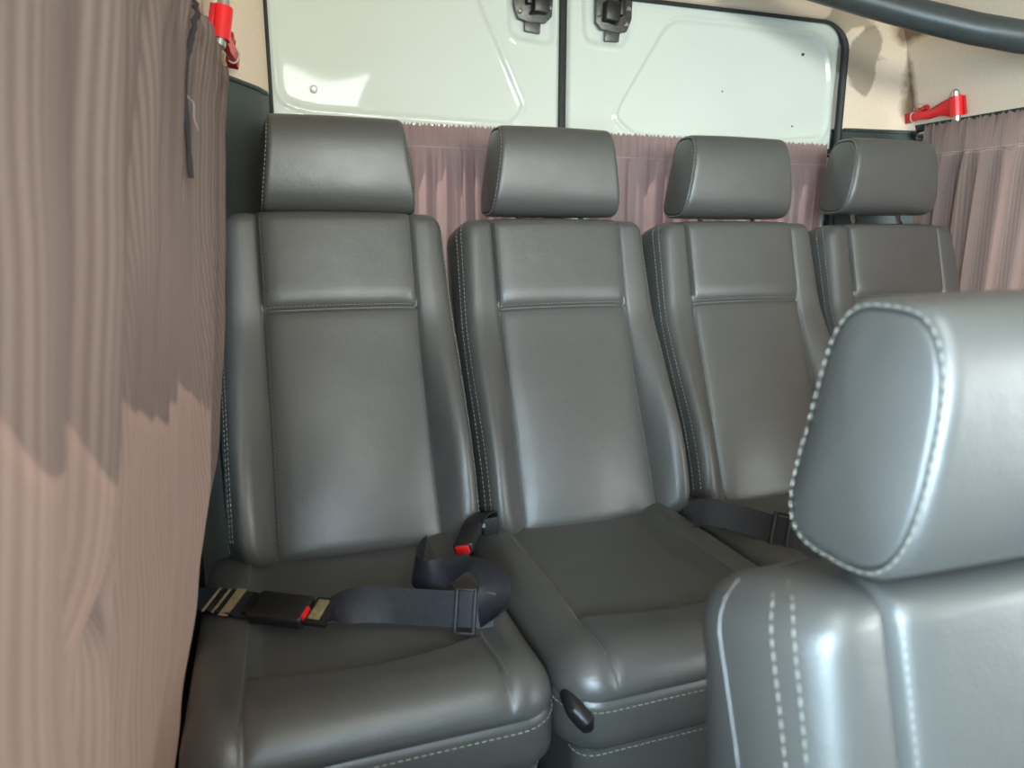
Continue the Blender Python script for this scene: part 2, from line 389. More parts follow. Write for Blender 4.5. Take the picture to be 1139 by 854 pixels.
# small dirt marks and screws of the doors are children of the doors
mb = MB()
for (x, z, r) in ((1.335, 1.503, 0.0035), (1.318, 1.328, 0.002), (1.10, 1.40, 0.0018)):
    mb.tube([(x, 1.606, z), (x, 1.6015, z)], r, 8)
mb.build('screw_hole_plug', RUBBER, dr)
mb = MB(); mb.tube([(0.118, 1.607, 1.345), (0.118, 1.600, 1.345), (0.118, 1.598, 1.345)], [0.008, 0.008, 0.004], 10)
mb.build('drain_plug', PAINT, dl)
# black seal between the doors and round the opening
mb = MB(); mb.rbox((0.673, 1.613, 0.95), (0.017, 0.02, 1.34), 0.004); mb.build('seal_strip', RUBBER, dl)

# beige pillars and header round the rear opening -----------------------------
OX0, OX1, OZ, OR = 0.03, 1.462, 1.585, 0.075
def outline(n=10, zlow=0.0):
    pts = []      # (x, z, normal x, normal z, side weight -1 left .. 1 right)
    for z in np.linspace(zlow, 1.325, 8)[:-1]: pts.append((OX0, float(z), -1, 0, -1))
    for z in np.linspace(1.325, OZ - OR, 6): pts.append((OX0, float(z), -1, 0, -1))
    for k in range(1, n + 1):
        a = math.pi - k / n * math.pi / 2
        pts.append((OX0 + OR + OR * math.cos(a), OZ - OR + OR * math.sin(a), math.cos(a), math.sin(a), -1 + k / n))
    for t in np.linspace(0, 1, 12)[1:-1]: pts.append((lerp(OX0 + OR, OX1 - OR, t), OZ, 0, 1, 0))
    for k in range(0, n + 1):
        a = math.pi / 2 - k / n * math.pi / 2
        pts.append((OX1 - OR + OR * math.cos(a), OZ - OR + OR * math.sin(a), math.cos(a), math.sin(a), k / n))
    for z in np.linspace(OZ - OR, 1.325, 6)[1:]: pts.append((OX1, float(z), 1, 0, 1))
    for z in np.linspace(1.325, zlow, 8)[1:]: pts.append((OX1, float(z), 1, 0, 1))
    return pts
SECL = [(0, 1.625), (0.0, 1.595), (0.006, 1.565), (0.022, 1.520), (0.05, 1.47), (0.085, 1.405), (0.13, 1.33)]
SECT = [(0, 1.625), (0.0, 1.600), (0.006, 1.585), (0.020, 1.570), (0.04, 1.555), (0.065, 1.53), (0.085, 1.49)]
SECR = [(0, 1.625), (0.0, 1.597), (0.006, 1.588), (0.035, 1.583), (0.10, 1.578), (0.17, 1.572), (0.25, 1.56)]
def surround(seg, lift=0.0, extra=()):
    rows = []
    for (x, z, nx, nz, s) in seg:
        row = []
        for k in range(len(SECT)):
            a = SECL[k] if s < 0 else SECR[k]; t = abs(s)
            off = lerp(SECT[k][0], a[0], t); y = lerp(SECT[k][1], a[1], t)
            row.append((x + nx * off, y - lift, z + nz * off))
        rows.append(row)
    return rows
OL = outline()
iL = 7; iR = len(OL) - 8
mb = MB(); mb.grid(surround(OL[iL:iR + 1])); tag(mb.build('trim_1', FELT), 'beige felt pillars and header framing the rear doors, brown stains at right', 'trim', kind='structure')
def low_panel(name, seg, label, lip):
    mb = MB(); rows = surround(seg, 0.006); mb.grid(rows)
    top = rows[lip]; mb.grid([top, [(p[0], p[1] + 0.012, p[2] + 0.004) for p in top]])
    mb.tube([(p[0], p[1] - 0.001, p[2] - 0.002) for p in top[2:]], 0.0045, 8)
    tag(mb.build(name, GREENP), label, 'trim', kind='structure')
low_panel('trim_2', OL[:iL + 1], 'dark green plastic pillar panel left of the first seat', -1)
low_panel('trim_3', OL[iR:], 'dark green plastic pillar panel behind the fourth seat', 0)
mb = MB()
pth = [(x - nx * 0.002, 1.594, z - nz * 0.002) for (x, z, nx, nz, s) in OL]
rad = [0.0045 + 0.005 * (sm(0.2, 0.8, s)) for (x, z, nx, nz, s) in OL]
mb.tube(pth, rad, 8); tag(mb.build('trim_4', RUBBER), 'black rubber door seal around the rear opening', 'seal', kind='structure')

# ================================================================== SEATS
REC = R(22.5)
E_UP = Vector((0, math.sin(REC), math.cos(REC))); E_N = Vector((0, -math.cos(REC), math.sin(REC)))
BO = Vector((0, 0.095, 0.525))      # local origin of the backrest: the seat's own origin is on the floor, 1 m behind the camera plane
BH, BW0, BW1 = 0.618, 0.2080, 0.2000
SEAM_Z = 0.433                       # height of the cross seam along the backrest
def back_w(h): return lerp(BW0, BW1, sm(0.30, BH, h)) 
def back_seam(h): return 0.131 + 0.003 * sm(0.30, 0.0, h)
def edge_d(x, h):
    rt, rb = 0.040, 0.055
    dx = back_w(h) - abs(x); dt = BH - h; db = h - 0.004
    if dx < rt and dt < rt: d = rt - math.hypot(rt - dx, rt - dt)
    elif dx < rb and db < rb: d = rb - math.hypot(rb - dx, rb - db)
    else: d = min(dx, dt, db)
    return max(0.0, d)
def back_n(x, h):
    """front surface height over the back's middle plane"""
    d = edge_d(x, h); Rr = 0.030
    e = math.sqrt(max(0, 1 - (1 - min(d, Rr) / Rr) ** 2))
    T = 0.062
    s = back_seam(h); ax = abs(x)
    bol = 0.040 * math.exp(-((h - 0.14) / 0.17) ** 2) * sm(s - 0.012, s + 0.058, ax)
    bol += 0.006 * sm(s, s + 0.03, ax) * sm(0.45, 0.3, h)
    pan = 0.006 * (1 - (x / s) ** 2) if ax < s else 0
    if ax < s and h > SEAM_Z: pan += 0.005 * sm(SEAM_Z, SEAM_Z + 0.02, h)
    if ax < s: pan += 0.010 * math.exp(-((h - 0.12) / 0.13) ** 2) * (1 - (x / s) ** 2)
    g = 0.0042 * math.exp(-((ax - s) / 0.0030) ** 2) + 0.004 * math.exp(-((ax - s) / 0.012) ** 2)
    if ax < s: g += (0.0030 * math.exp(-((h - SEAM_Z) / 0.003) ** 2) + 0.003 * math.exp(-((h - SEAM_Z) / 0.012) ** 2)) 
    pan += 0.13 * max(0.0, h - 0.41)
    return e * (T + bol + pan) - g * sm(0.0, 0.03, d)
def back_pt(x, h, n): return BO + Vector((x, 0, 0)) + E_UP * h + E_N * (n - 0.062)
def half_width_at(h):
    """outline half width with the rounded corners"""
    rt, rb = 0.040, 0.055; w = back_w(h)
    if h > BH - rt: return w - rt + math.sqrt(max(0, rt ** 2 - (rt - (BH - h)) ** 2))
    if h < rb: return w - rb + math.sqrt(max(0, rb ** 2 - (rb - h) ** 2))
    return w
def make_backrest(parent):
    hs = [BH * (0.5 - 0.5 * math.cos(math.pi * i / 46)) for i in range(47)]
    hs += [SEAM_Z + k for k in (-0.008, -0.004, -0.002, 0, 0.002, 0.004, 0.008)]; hs = sorted(hs)
    def xcols(h):
        hw = half_width_at(h); s = min(back_seam(h), hw - 0.012)
        a = [s + k for k in (-0.010, -0.005, -0.0025, 0, 0.0025, 0.005, 0.010)]
        mid = [s * t for t in (0, 0.2, 0.4, 0.6, 0.75, 0.86)]
        st = s + 0.010
        out = [lerp(st, hw, 1 - (1 - t) ** 2) for t in (0.15, 0.3, 0.45, 0.6, 0.75, 0.88, 0.96, 1.0)]
        pos = mid + a + out
        return [-p for p in reversed(pos[1:])] + pos
    F, B = [], []
    for h in hs:
        xs = xcols(h); 
        F.append([back_pt(x, h, back_n(x, h)) for x in xs])
        B.append([back_pt(x, h, -(0.045 + 0.05 * sm(0.58, 0.40, h)) * math.sqrt(max(0, 1 - (1 - min(edge_d(x, h), 0.03) / 0.03) ** 2))) for x in xs])
    mb = MB(); mb.grid(F); mb.grid([list(reversed(r)) for r in B])
    bmv = mb.build('backrest', LEATHER, parent, ang=70)
    bm = bmesh.new(); bm.from_mesh(bmv.data); bmesh.ops.remove_doubles(bm, verts=bm.verts, dist=0.0004)
    bmesh.ops.recalc_face_normals(bm, faces=bm.faces); bm.to_mesh(bmv.data); bm.free()
    # piping round the side seam
    pp = MB(); loop = [h for h in np.linspace(0.02, BH - 0.005, 60)]
    pp.tube([back_pt(-(half_width_at(h) + 0.0004), h, 0.004) for h in loop] + [back_pt(x, BH + 0.0005, 0.004) for x in np.linspace(-0.14, 0.14, 12)]
            + [back_pt(half_width_at(h) + 0.0004, h, 0.004) for h in reversed(loop)], 0.0011, 6)
    pp.build('piping', LEATHER, bmv)
    st = MB(); s0 = back_seam(SEAM_Z) - 0.004
    dashes(st, [back_pt(x, SEAM_Z + 0.0055, back_n(x, SEAM_Z + 0.0055) + 0.0003) for x in np.linspace(-s0, s0, 40)], 0.0045, 0.0025, 0.0007)
    st.build('stitching', THREAD, bmv)
    for sg in (-1, 1):
        for dd in (0.006, 0.011):
            st = MB(); q = [(sg * (half_width_at(h) - dd), h) for h in np.linspace(0.06, BH - 0.004, 60)]
            dashes(st, [back_pt(x, h, back_n(x, h) + 0.0002) for x, h in q], 0.005, 0.003, 0.0007); st.build('stitching', THREAD, bmv)
    for sg in (-1, 1):
        st = MB(); hh = [h for h in np.linspace(0.05, BH - 0.02, 60)]
        dashes(st, [back_pt(sg * (back_seam(h) - 0.0045), h, back_n(sg * (back_seam(h) - 0.0045), h) + 0.0001) for h in hh], 0.0045, 0.0025, 0.0004)
        st.build('stitching', THREAD, bmv)
    return bmv

# headrest: local, centred on x = 0
HZ0, HZ1 = 1.086, 1.256
def head_prof(a):
    """closed side outline (y, z) at angle a; leans like the photograph: thick base, narrow rounded crown"""
    c, s = math.cos(a), math.sin(a); p = 2 / 3.4
    u = math.copysign(abs(c) ** p, c); v = math.copysign(abs(s) ** p, s)
    t = (v + 1) / 2
    half = lerp(0.057, 0.047, t); cy = lerp(0.374, 0.367, t) - 0.004 * math.sin(math.pi * t)
    return cy + half * u, lerp(HZ0, HZ1, t)
def head_hw(z): return lerp(0.1375, 0.116, sm(HZ0 - 0.05, HZ1 + 0.01, z))
def make_headrest(parent):
    na = 80; rows = []
    ang = [2 * math.pi * k / na for k in range(na)]
    prof = [head_prof(a) for a in ang]
    cy = 0.366; cz = (HZ0 + HZ1) / 2
    RND = 0.011
    # along x: sections from the left seam to the right one, ends rolled over
    sect = [(-1, 0.0)] 
    ts = [0, .15, .3, .5, .7, .87, 1.0]
    def sec(sx, inset, shrink):
        row = []
        for (y, z) in prof:
            yy = cy + (y - cy) * shrink; zz = cz + (z - cz) * (1 - (1 - shrink) * 0.6)
            row.append(Vector((sx * (head_hw(zz) - inset), yy, zz)))
        return row
    rows = []
    rollL = [(RND * (1 - math.sin(t * math.pi / 2)), 1 - 0.12 * (1 - math.cos(t * math.pi / 2)) ) for t in ts]
    body = [-0.985, -0.8, -0.5, -0.2, 0.2, 0.5, 0.8, 0.985]
    # left roll (outermost first), body, right roll
    for sg, seq in ((-1, list(reversed(rollL))), (1, rollL)):
        part = [sec(sg, ins, sh) for ins, sh in seq]
        if sg == -1:
            rows += part
            for b in body:
                row = []
                for (y, z) in prof:
                    cr = 1 + 0.06 * (1 - b * b)
                    w = head_hw(z) - RND
                    row.append(Vector((b * w, cy + (y - cy) * cr, cz + (z - cz) * (1 + 0.015 * (1 - b * b)))))
                rows.append(row)
        else: rows += part
    mb = MB(); mb.grid(rows, cu=True)
    hd = mb.build('headrest', LEATHER, parent, ang=80)
    for sg in (-1, 1):
        rim = sec(sg, 0.0, rollL[-1][1])
        ctr = sum(rim, Vector()) / len(rim)
        sp = MB(); cap = []
        for k, t in enumerate((1.0, 0.985, 0.965, 0.94, 0.88, 0.76, 0.6, 0.42, 0.24, 0.1)):
            bul = 0.010 * (1 - t ** 2.5) - 0.0035 * math.exp(-((t - 0.985) / 0.012) ** 2)
            cap.append([ctr + (p - ctr) * t + Vector((sg * bul, 0, 0)) for p in rim])
        sp.grid(cap, cu=True); sp.add(cap[-1], [tuple(range(na))])
        sp.build('side_panel', LEATHER_SIDE, hd, ang=80)
        st = MB(); q = sec(sg, rollL[-2][0] + 0.000, rollL[-2][1] + 0.006)
        dashes(st, [p + Vector((sg * 0.0006, 0, 0)) for p in q] + [q[0]], 0.0045, 0.003, 0.0008)
        st.build('stitching', THREAD, hd)
    for sx in (-0.068, 0.068):
        ps = MB(); ps.tube([(sx, 0.376, HZ0 + 0.012), (sx, 0.368, HZ0 - 0.012), (sx, 0.360, 1.065)], 0.0055, 10)
        ps.build('post', CHROME, hd)
    return hd
def make_sleeves(parent, back):
    for sx in (-0.068, 0.068):
        ps = MB(); ps.tube([(sx, 0.360, 1.055), (sx, 0.3625, 1.084), (sx, 0.363, 1.087), (sx, 0.3635, 1.090)], [0.014, 0.014, 0.0125, 0.009], 14)
        ps.build('post_sleeve', BLACKP, back)

# cushion -----------------------------------------------------------------
CF, CB, CWD = -0.335, 0.160, 0.2065   # front, back (local y), half width
CZ = 0.555
def cush_d(x, y):
    rf, rb = 0.055, 0.03
    dx = CWD - abs(x); df = y - CF - 0.012 * (1 - (x / CWD) ** 2) * 0 ; db = CB - y
    if dx < rf and df < rf: return max(0, rf - math.hypot(rf - dx, rf - df))
    if dx < rb and db < rb: return max(0, rb - math.hypot(rb - dx, rb - db))
    return max(0.0, min(dx, df, db))
def crease_y(x): return -0.226 + 0.020 * (x / 0.13) ** 2
def cush_z(x, y):
    d = cush_d(x, y); Rr = 0.042
    e = math.sqrt(max(0, 1 - (1 - min(d, Rr) / Rr) ** 2))
    ax = abs(x); s = 0.136 + 0.006 * sm(0, 0.25, CF + 0.25 - y + 0.0)
    yc = crease_y(x)
    ins = sm(s + 0.004, s - 0.012, ax)
    z = CZ - 0.042 + 0.042 * e
    z -= ins * 0.020 * sm(yc - 0.012, yc + 0.02, y) * (1 - 0.4 * sm(-0.05, 0.15, y))
    z += 0.006 * math.exp(-((y - (CF + 0.055)) / 0.035) ** 2) * e
    z -= 0.0035 * math.exp(-((ax - s) / 0.003) ** 2) * sm(0, .007, d) + 0.003 * math.exp(-((ax - s) / 0.012) ** 2) * sm(0, .007, d)
    z -= ins * (0.0045 * math.exp(-((y - yc) / 0.0045) ** 2))
    return z
def make_cushion(parent):
    ys = [CF + t for t in (0, 0.0008, 0.003, 0.007, 0.012, 0.018, 0.026, 0.035, 0.045, 0.058, 0.07)]
    ys += [crease_y(0.0) + k for k in (-0.018, -0.012, -0.008, -0.004, 0, 0.004, 0.008, 0.012, 0.018, 0.024, 0.03)]
    ys += [-0.16, -0.12, -0.08, -0.04, 0.0, 0.04, 0.08, 0.11, 0.135, 0.148, 0.156, CB]
    ys = sorted(ys)
    G = []
    for y in ys:
        rf, rb = 0.055, 0.03; w = CWD
        if y < CF + rf: w = CWD - rf + math.sqrt(max(0, rf ** 2 - (rf - (y - CF)) ** 2))
        if y > CB - rb: w = CWD - rb + math.sqrt(max(0, rb ** 2 - (rb - (CB - y)) ** 2))
        s = min(0.136 + 0.006 * sm(0, 0.25, CF + 0.25 - y), w - 0.012)
        pos = [s * t for t in (0, .18, .36, .54, .7, .82, .9)] + [s + k for k in (-0.006, -0.003, 0, 0.003, 0.006)] + [lerp(s + 0.006, w, 1 - (1 - t) ** 2) for t in (.15, .3, .45, .6, .75, .88, .96, 1)]
        xs = [-p for p in reversed(pos[1:])] + pos
        yw = y
        if abs(y - crease_y(0)) < 0.031:
            G.append([(x, y + (crease_y(min(abs(x), 0.13)) - crease_y(0)), 0) for x in xs])
        else: G.append([(x, y, 0) for x in xs])
    G = [[(x, y, cush_z(x, y)) for (x, y, _) in r] for r in G]
    mb = MB(); mb.grid(G)
    per = [p for p in G[0]] + [r[-1] for r in G[1:]] + list(reversed(G[-1][:-1])) + [r[0] for r in reversed(G[1:-1])]
    rings = []
    for dz, out in ((0, 0), (-0.003, -0.004), (-0.007, -0.001), (-0.012, 0.0), (-0.03, 0.001), (-0.045, 0.001), (-0.06, 0.0), (-0.070, -0.008), (-0.074, -0.02)):
        ring = []
        for (x, y, z) in per:
            ln = math.hypot(x, y - 0.0); nx, ny = (x / CWD) ** 7, ((y + 0.0875) / 0.2475) ** 7
            l = math.hypot(nx, ny) or 1
            ring.append((x + nx / l * out, y + ny / l * out, z + dz))
        rings.append(ring)
    mb.grid(rings, cu=True); mb.add(rings[-1], [tuple(range(len(per)))])
    cu = mb.build('seat_cushion', LEATHER, parent, ang=75)
    bm = bmesh.new(); bm.from_mesh(cu.data); bmesh.ops.remove_doubles(bm, verts=bm.verts, dist=0.0003)
    bmesh.ops.recalc_face_normals(bm, faces=bm.faces); bm.to_mesh(cu.data); bm.free()
    st = MB(); fr = [p for p in rings[3]]
    nfront = len(G[0]); line = [Vector(p) * 1.0 + Vector((p[0] * 0.003, -0.0006, -0.002)) for p in fr[-11:] + fr[:nfront + 11]]
    dashes(st, line, 0.0055, 0.003, 0.0009); st.build('stitching', THREAD, cu)
    for sg in (-1, 1):
        st = MB(); L = [sg * (0.136 + 0.006 * sm(0, 0.25, CF + 0.25 - y) + 0.004) for y in np.linspace(CF + 0.03, 0.12, 50)]
        dashes(st, [(x, y, cush_z(x, y) + 0.0001) for x, y in zip(L, np.linspace(CF + 0.03, 0.12, 50))], 0.0055, 0.003, 0.0004)
        st.build('stitching', THREAD, cu)
    return cu
def make_base(parent):
    sk = MB(); z1, z0 = 0.446, 0.31; P = []
    base = []
    for (x, y) in round_poly([(-0.185, -0.318), (0.185, -0.318), (0.185, 0.14), (-0.185, 0.14)], 0.03): base.append((x, y))
    P = [[(x * k, y * k, z) for x, y in base] for z, k in ((z1 + 0.006, 0.99), (z1, 1.0), (z1 - 0.02, 1.004), (z0, 0.99), (z0, 0.93))]
    sk.grid(P, cu=True); sk.add(P[-1], [tuple(range(len(base)))]); sk.add(P[0], [tuple(range(len(base)))])
    s = sk.build('seat_skirt', LEATHER, parent)
    st = MB(); st.tube([(x * 1.006, y * 1.006, z1 - 0.006) for x, y in base] + [(base[0][0] * 1.006, base[0][1] * 1.006, z1 - 0.006)], 0.0028, 6, False)
    st.build('piping', LEATHER, s)
    d2 = MB(); dashes(d2, [(x * 1.006, y * 1.006, z1 - 0.016) for x, y in base], 0.0055, 0.003, 0.0009); d2.build('stitching', THREAD, s)
    fr = MB(); fr.rbox((0, -0.07, 0.275), (0.33, 0.38, 0.075), 0.006); fr.build('seat_frame', BASEM, parent)
    for x in (-0.13, 0.13):
        for y in (-0.22, 0.08):
            lg = MB(); lg.rbox((x, y, 0.125), (0.03, 0.03, 0.25), 0.004); lg.rbox((x, y, 0.005), (0.05, 0.06, 0.010), 0.003)
            lg.build('leg', BASEM, parent)
def make_lever(parent):
    mb = MB(); pts = [(-0.172, -0.26, 0.512), (-0.196, -0.308, 0.512), (-0.194, -0.326, 0.505), (-0.185, -0.334, 0.494), (-0.182, -0.335, 0.484)]
    mb.tube(pts, [0.010, 0.010, 0.0115, 0.012, 0.008], 12)
    mb.build('recline_lever', BLACKP, parent)
    for x in (-0.196, 0.196):
        hg = MB(); hg.rbox((x, 0.140, 0.49), (0.010, 0.05, 0.05), 0.004); hg.build('hinge', LATCHM, parent)

def make_seat():
    t = empty('bus_seat', (0.121, 1.0, 0.0))
    b = make_backrest(t); make_headrest(t); make_sleeves(t, b); make_cushion(t); make_base(t); make_lever(t)
    for ch in t.children:
        if ch.name.split('.')[0] not in ('backrest', 'headrest', 'hinge'): ch.location.x = -0.034
        if ch.name.startswith('headrest'): ch.location.x = 0.013
    return t
seat = make_seat()
SG = 'grey leatherette seats of the rear row'
tag(seat, 'dark grey leatherette seat at the far left of the rear row, beside the big curtain', 'seat', SG)
seat_labels = ['second rear row seat from the left, grey, with a black lever at its lower corner',
               'third rear row seat from the left, dark grey leatherette, partly hidden by foreground headrest',
               'far right rear row seat with its headrest raised on two steel posts']
others = []
for k in range(3):
    s = copy_tree(seat); s.location = (0.121 + 0.4165 * (k + 1) + 0.003 * k, 1.0, 0.0); s['label'] = seat_labels[k]; others.append(s)
for s, dz in zip(others, (-0.009, -0.011, -0.014)):
    for ch in s.children:
        if ch.name.startswith('backrest'): ch.location.z = dz
for ch in others[2].children:
    if ch.name.startswith('headrest'): ch.location.z += 0.012
fg = copy_tree(seat); fg.location = (0.473, -0.006, -0.252)
for ch in fg.children:
    if ch.name.startswith('headrest'): ch.location = (-0.010, -0.035, 0.010)
fg['label'] = 'large pale lit grey seat in the right foreground, headrest and backrest top only'
del fg['group']

# ================================================================== CURTAINS
def folds(s, lam, ph):
    return math.sin(2 * math.pi * s / lam + ph + 1.3 * math.sin(2 * math.pi * s / (3.3 * lam) + 2 * ph)) + 0.35 * math.sin(2 * math.pi * s / (0.53 * lam) + 1.7 * ph)
def straight_curtain(name, material, p0, p1, nrm, ztop, zbot, amp, lam, ph, hem, flare=0.0, stitches=1):
    """a gathered panel hung from a rod between p0 and p1 (xy), bulging along nrm"""
    p0, p1, nrm = Vector(p0), Vector(p1), Vector(nrm); L = (p1 - p0).length
    n = int(L / lam * 16); zs = [ztop, ztop - .004, ztop - .010, ztop - 0.016, ztop - 0.024, ztop - 0.034] + list(np.linspace(ztop - hem + 0.006, ztop - hem - 0.006, 5)) + list(np.linspace(ztop - hem - 0.02, zbot, 26))
    rows, uv = [], []
    for z in zs:
        row, ur = [], []
        dep = ztop - z
        for i in range(n + 1):
            s = L * i / n
            fine = folds(s, lam * 0.42, ph + 1.0); big = folds(s + 0.004 * math.sin(z * 7 + s * 9), lam, ph)
            w = sm(0.0, hem * 1.6, dep)
            a = lerp(0.45 * fine, big, w) * amp * (0.55 + 0.45 * sm(0, hem * 2, dep) + 0.25 * dep)
            a *= (1 - 0.45 * math.exp(-((dep - hem) / 0.006) ** 2))
            rip = 0.0035 * folds(s, lam * 0.23, ph * 2) * math.exp(-dep / 0.006)
            q = p0 + (p1 - p0) * ((s / L - 0.5) * (1 + flare * sm(0, 0.5, dep)) + 0.5) + nrm * (a + amp * 1.1)
            row.append((q.x, q.y, z + rip)); ur.append((s * 1.5, z))
        rows.append(row); uv.append(ur)
    mb = MB(); mb.grid(rows, uv=uv)
    o = mb.build(name, material, ang=180)
    k0 = min(range(len(zs)), key=lambda k: abs(zs[k] - (ztop - hem)))
    for j in range(stitches):
        st = MB(); zz = ztop - hem - 0.0075 * j
        kk = min(range(len(zs)), key=lambda k: abs(zs[k] - zz))
        dashes(st, [Vector(p) + Vector((nrm.x, nrm.y, 0)) * 0.0011 for p in rows[kk]], 0.004, 0.002, 0.0009)
        st.build('hem_stitching', HEMT, o)
    return o
HEMT = simple('pale_mauve_hem_thread', (0.52, 0.43, 0.40), 0.9, noise=0.1, scale=100)
def rod(name, a, b, r, material, label, ends):
    mb = MB(); a, b = Vector(a), Vector(b); mb.tube([a, b], r, 10); o = mb.build(name, material)
    for e in ends:
        d = (b - a).normalized(); p = a if e == 0 else b
        m2 = MB(); m2.tube([p - d * 0.008, p + d * 0.008], r * 2.0, 10)
        off = Vector(ENDOFF)
        m2.rbox(p + off * 0.5 + Vector((0, 0, -0.006)), (0.012 + abs(off.x), 0.012 + abs(off.y), 0.016), 0.003)
        m2.build('rod_bracket', BLACKP, o)
        m3 = MB()
        for q in (-0.004, 0.005):
            m3.tube([p + d * q - off.normalized() * 0.004 + Vector((0, 0, -0.008)), p + d * q - off.normalized() * 0.0075 + Vector((0, 0, -0.008))], 0.0022, 8)
        m3.build('screw', CHROME, o)
    return tag(o, label, 'curtain rod')
# on the two rear doors
ENDOFF = (0, 0.012, 0)
rc = straight_curtain('window_curtain', CLOTH2, (0.075, 1.582), (0.655, 1.582), (0, -1), 1.283, 0.60, 0.0085, 0.040, 0.6, 0.046)
tag(rc, 'pinkish curtain on the left rear door, between first and second headrests', 'curtain', 'curtains on the rear doors')
rc = straight_curtain('window_curtain', CLOTH2, (0.735, 1.582), (1.412, 1.582), (0, -1), 1.283, 0.60, 0.0065, 0.046, 2.1, 0.052, flare=-0.06)
tag(rc, 'pinkish curtain on the right rear door, behind the second and third headrests', 'curtain', 'curtains on the rear doors')
rod('curtain_rod', (0.065, 1.592, 1.268), (0.662, 1.592, 1.268), 0.0035, BLACKP, 'thin black rod holding the curtain of the left rear door', (0, 1))
rod('curtain_rod', (0.725, 1.592, 1.268), (1.432, 1.592, 1.268), 0.0035, BLACKP, 'thin black rod holding the curtain of the right rear door', (0, 1))
# right side wall
rc = straight_curtain('window_curtain', CLOTH, (1.672, 1.500), (1.672, 0.14), (-1, 0), 1.331, 0.45, 0.014, 0.062, 1.1, 0.075, stitches=2)
tag(rc, 'mauve grey pleated curtain on the right wall below the red hammer', 'curtain')
ENDOFF = (0.022, 0, 0)
rod('curtain_rod', (1.681, 1.548, 1.316), (1.681, 0.10, 1.316), 0.0055, CHROME, 'steel rod on the right wall holding the pleated curtain', (0, 1))
# big curtain at the left, drawn along the wall close to the camera
EDGE = [(0.30, 0.86, -0.172), (0.41, 0.88, -0.166), (0.566, 0.93, -0.132), (0.67, 0.985, -0.103), (0.78, 1.04, -0.078), (0.95, 1.13, -0.062), (1.066, 1.20, -0.0555), (1.20, 1.28, -0.050), (1.27, 1.36, -0.046), (1.318, 1.44, -0.044), (1.34, 1.45, -0.045)]
NEAR = [(0.30, 0.16, -0.150), (0.8, 0.17, -0.135), (1.06, 0.18, -0.112), (1.34, 0.20, -0.088)]
VALLEYS = [([(0.3, 0.20, 1.0), (1.35, 0.198, 1.0)], 0.011, 0.011),
           ([(0.3, 0.31, 0.5), (0.745, 0.285, 0.8), (0.885, 0.268, 1.1), (1.35, 0.265, 1.0)], 0.020, 0.016),
           ([(0.3, 0.29, 0.3), (0.80, 0.305, 0.7), (0.885, 0.342, 1.0), (1.03, 0.350, 1.1), (1.35, 0.372, 1.0)], 0.017, 0.020),
           ([(0.70, 0.40, 0.0), (0.865, 0.402, 0.35), (0.95, 0.408, 0.6), (1.07, 0.418, 1.0), (1.35, 0.450, 1.1)], 0.014, 0.015),
           ([(0.3, 0.56, 0.5), (0.9, 0.545, 0.5), (1.35, 0.53, 0.9)], 0.008, 0.02)]
def left_curtain():
    n = 260; zs = list(np.linspace(0.34, 1.24, 64)) + list(np.linspace(1.25, 1.333, 14))
    rows, uv = [], []
    for z in zs:
        ey, ex = interp(EDGE, z); ny, nx = interp(NEAR, z); row, ur = [], []
        low = sm(1.05, 0.55, z); hd = sm(1.22, 1.30, z)
        for i in range(n + 1):
            u = i / n; v = u
            y = lerp(ny, ey, v); x = lerp(nx, ex, v)
            # slanting pleats: deep valleys between broad ridges, finer gathers at the far edge
            a = 0.0
            for tab, dep, wd in VALLEYS:
                uc = interp(tab, z)[0]; k = interp(tab, z)[1]
                e = (u - uc) / wd
                a -= 1.35 * dep * k * math.exp(-e * e) * (1 + 0.3 * math.tanh(2 * e))
                a += dep * 0.45 * k * math.exp(-((u - uc - 2.4 * wd) / (1.5 * wd)) ** 2)
            a += 0.007 * math.sin(2 * math.pi * (u * 4.1 + 0.12 * (1.1 - z)) + 0.6) * (1 - 0.4 * sm(0.6, 1, u))
            a += 0.0022 * math.sin(2 * math.pi * u * 21 + 5 * z + 2 * math.sin(u * 11)) * (1 - sm(0.6, 0.7, u))
            a += 0.006 * math.sin(2 * math.pi * u * 24 + 3 * math.sin(u * 9)) * sm(0.64, 0.8, u) * (1 - 0.5 * low)
            a += 0.012 * low * math.exp(-((u - 0.72 - 0.1 * (z - .7)) / 0.16) ** 2)
            a += hd * 0.005 * math.sin(2 * math.pi * u * 34)
            # narrow slit where two panels meet
            us = 0.66 - 0.26 * (z - 1.11)
            a -= 0.020 * math.exp(-((u - us) / 0.0065) ** 2) * sm(1.07, 1.13, z)
            rip = 0.003 * math.sin(2 * math.pi * u * 60) * sm(1.325, 1.333, z)
            end = sm(0.965, 1.0, u)
            row.append((x + a * (1 - 0.75 * end), y, z + rip)); ur.append((1.35 * u - 0.30 * max(0, 1.05 - z) * u * sm(0.25, 0.6, u), z))
        rows.append(row); uv.append(ur)
    mb = MB(); mb.grid(rows, uv=uv)
    o = mb.build('window_curtain', CLOTH, ang=180)
    return o, rows, zs
lc, LR, LZ = left_curtain()
tag(lc, 'large brownish mauve ribbed curtain filling the left foreground', 'curtain')
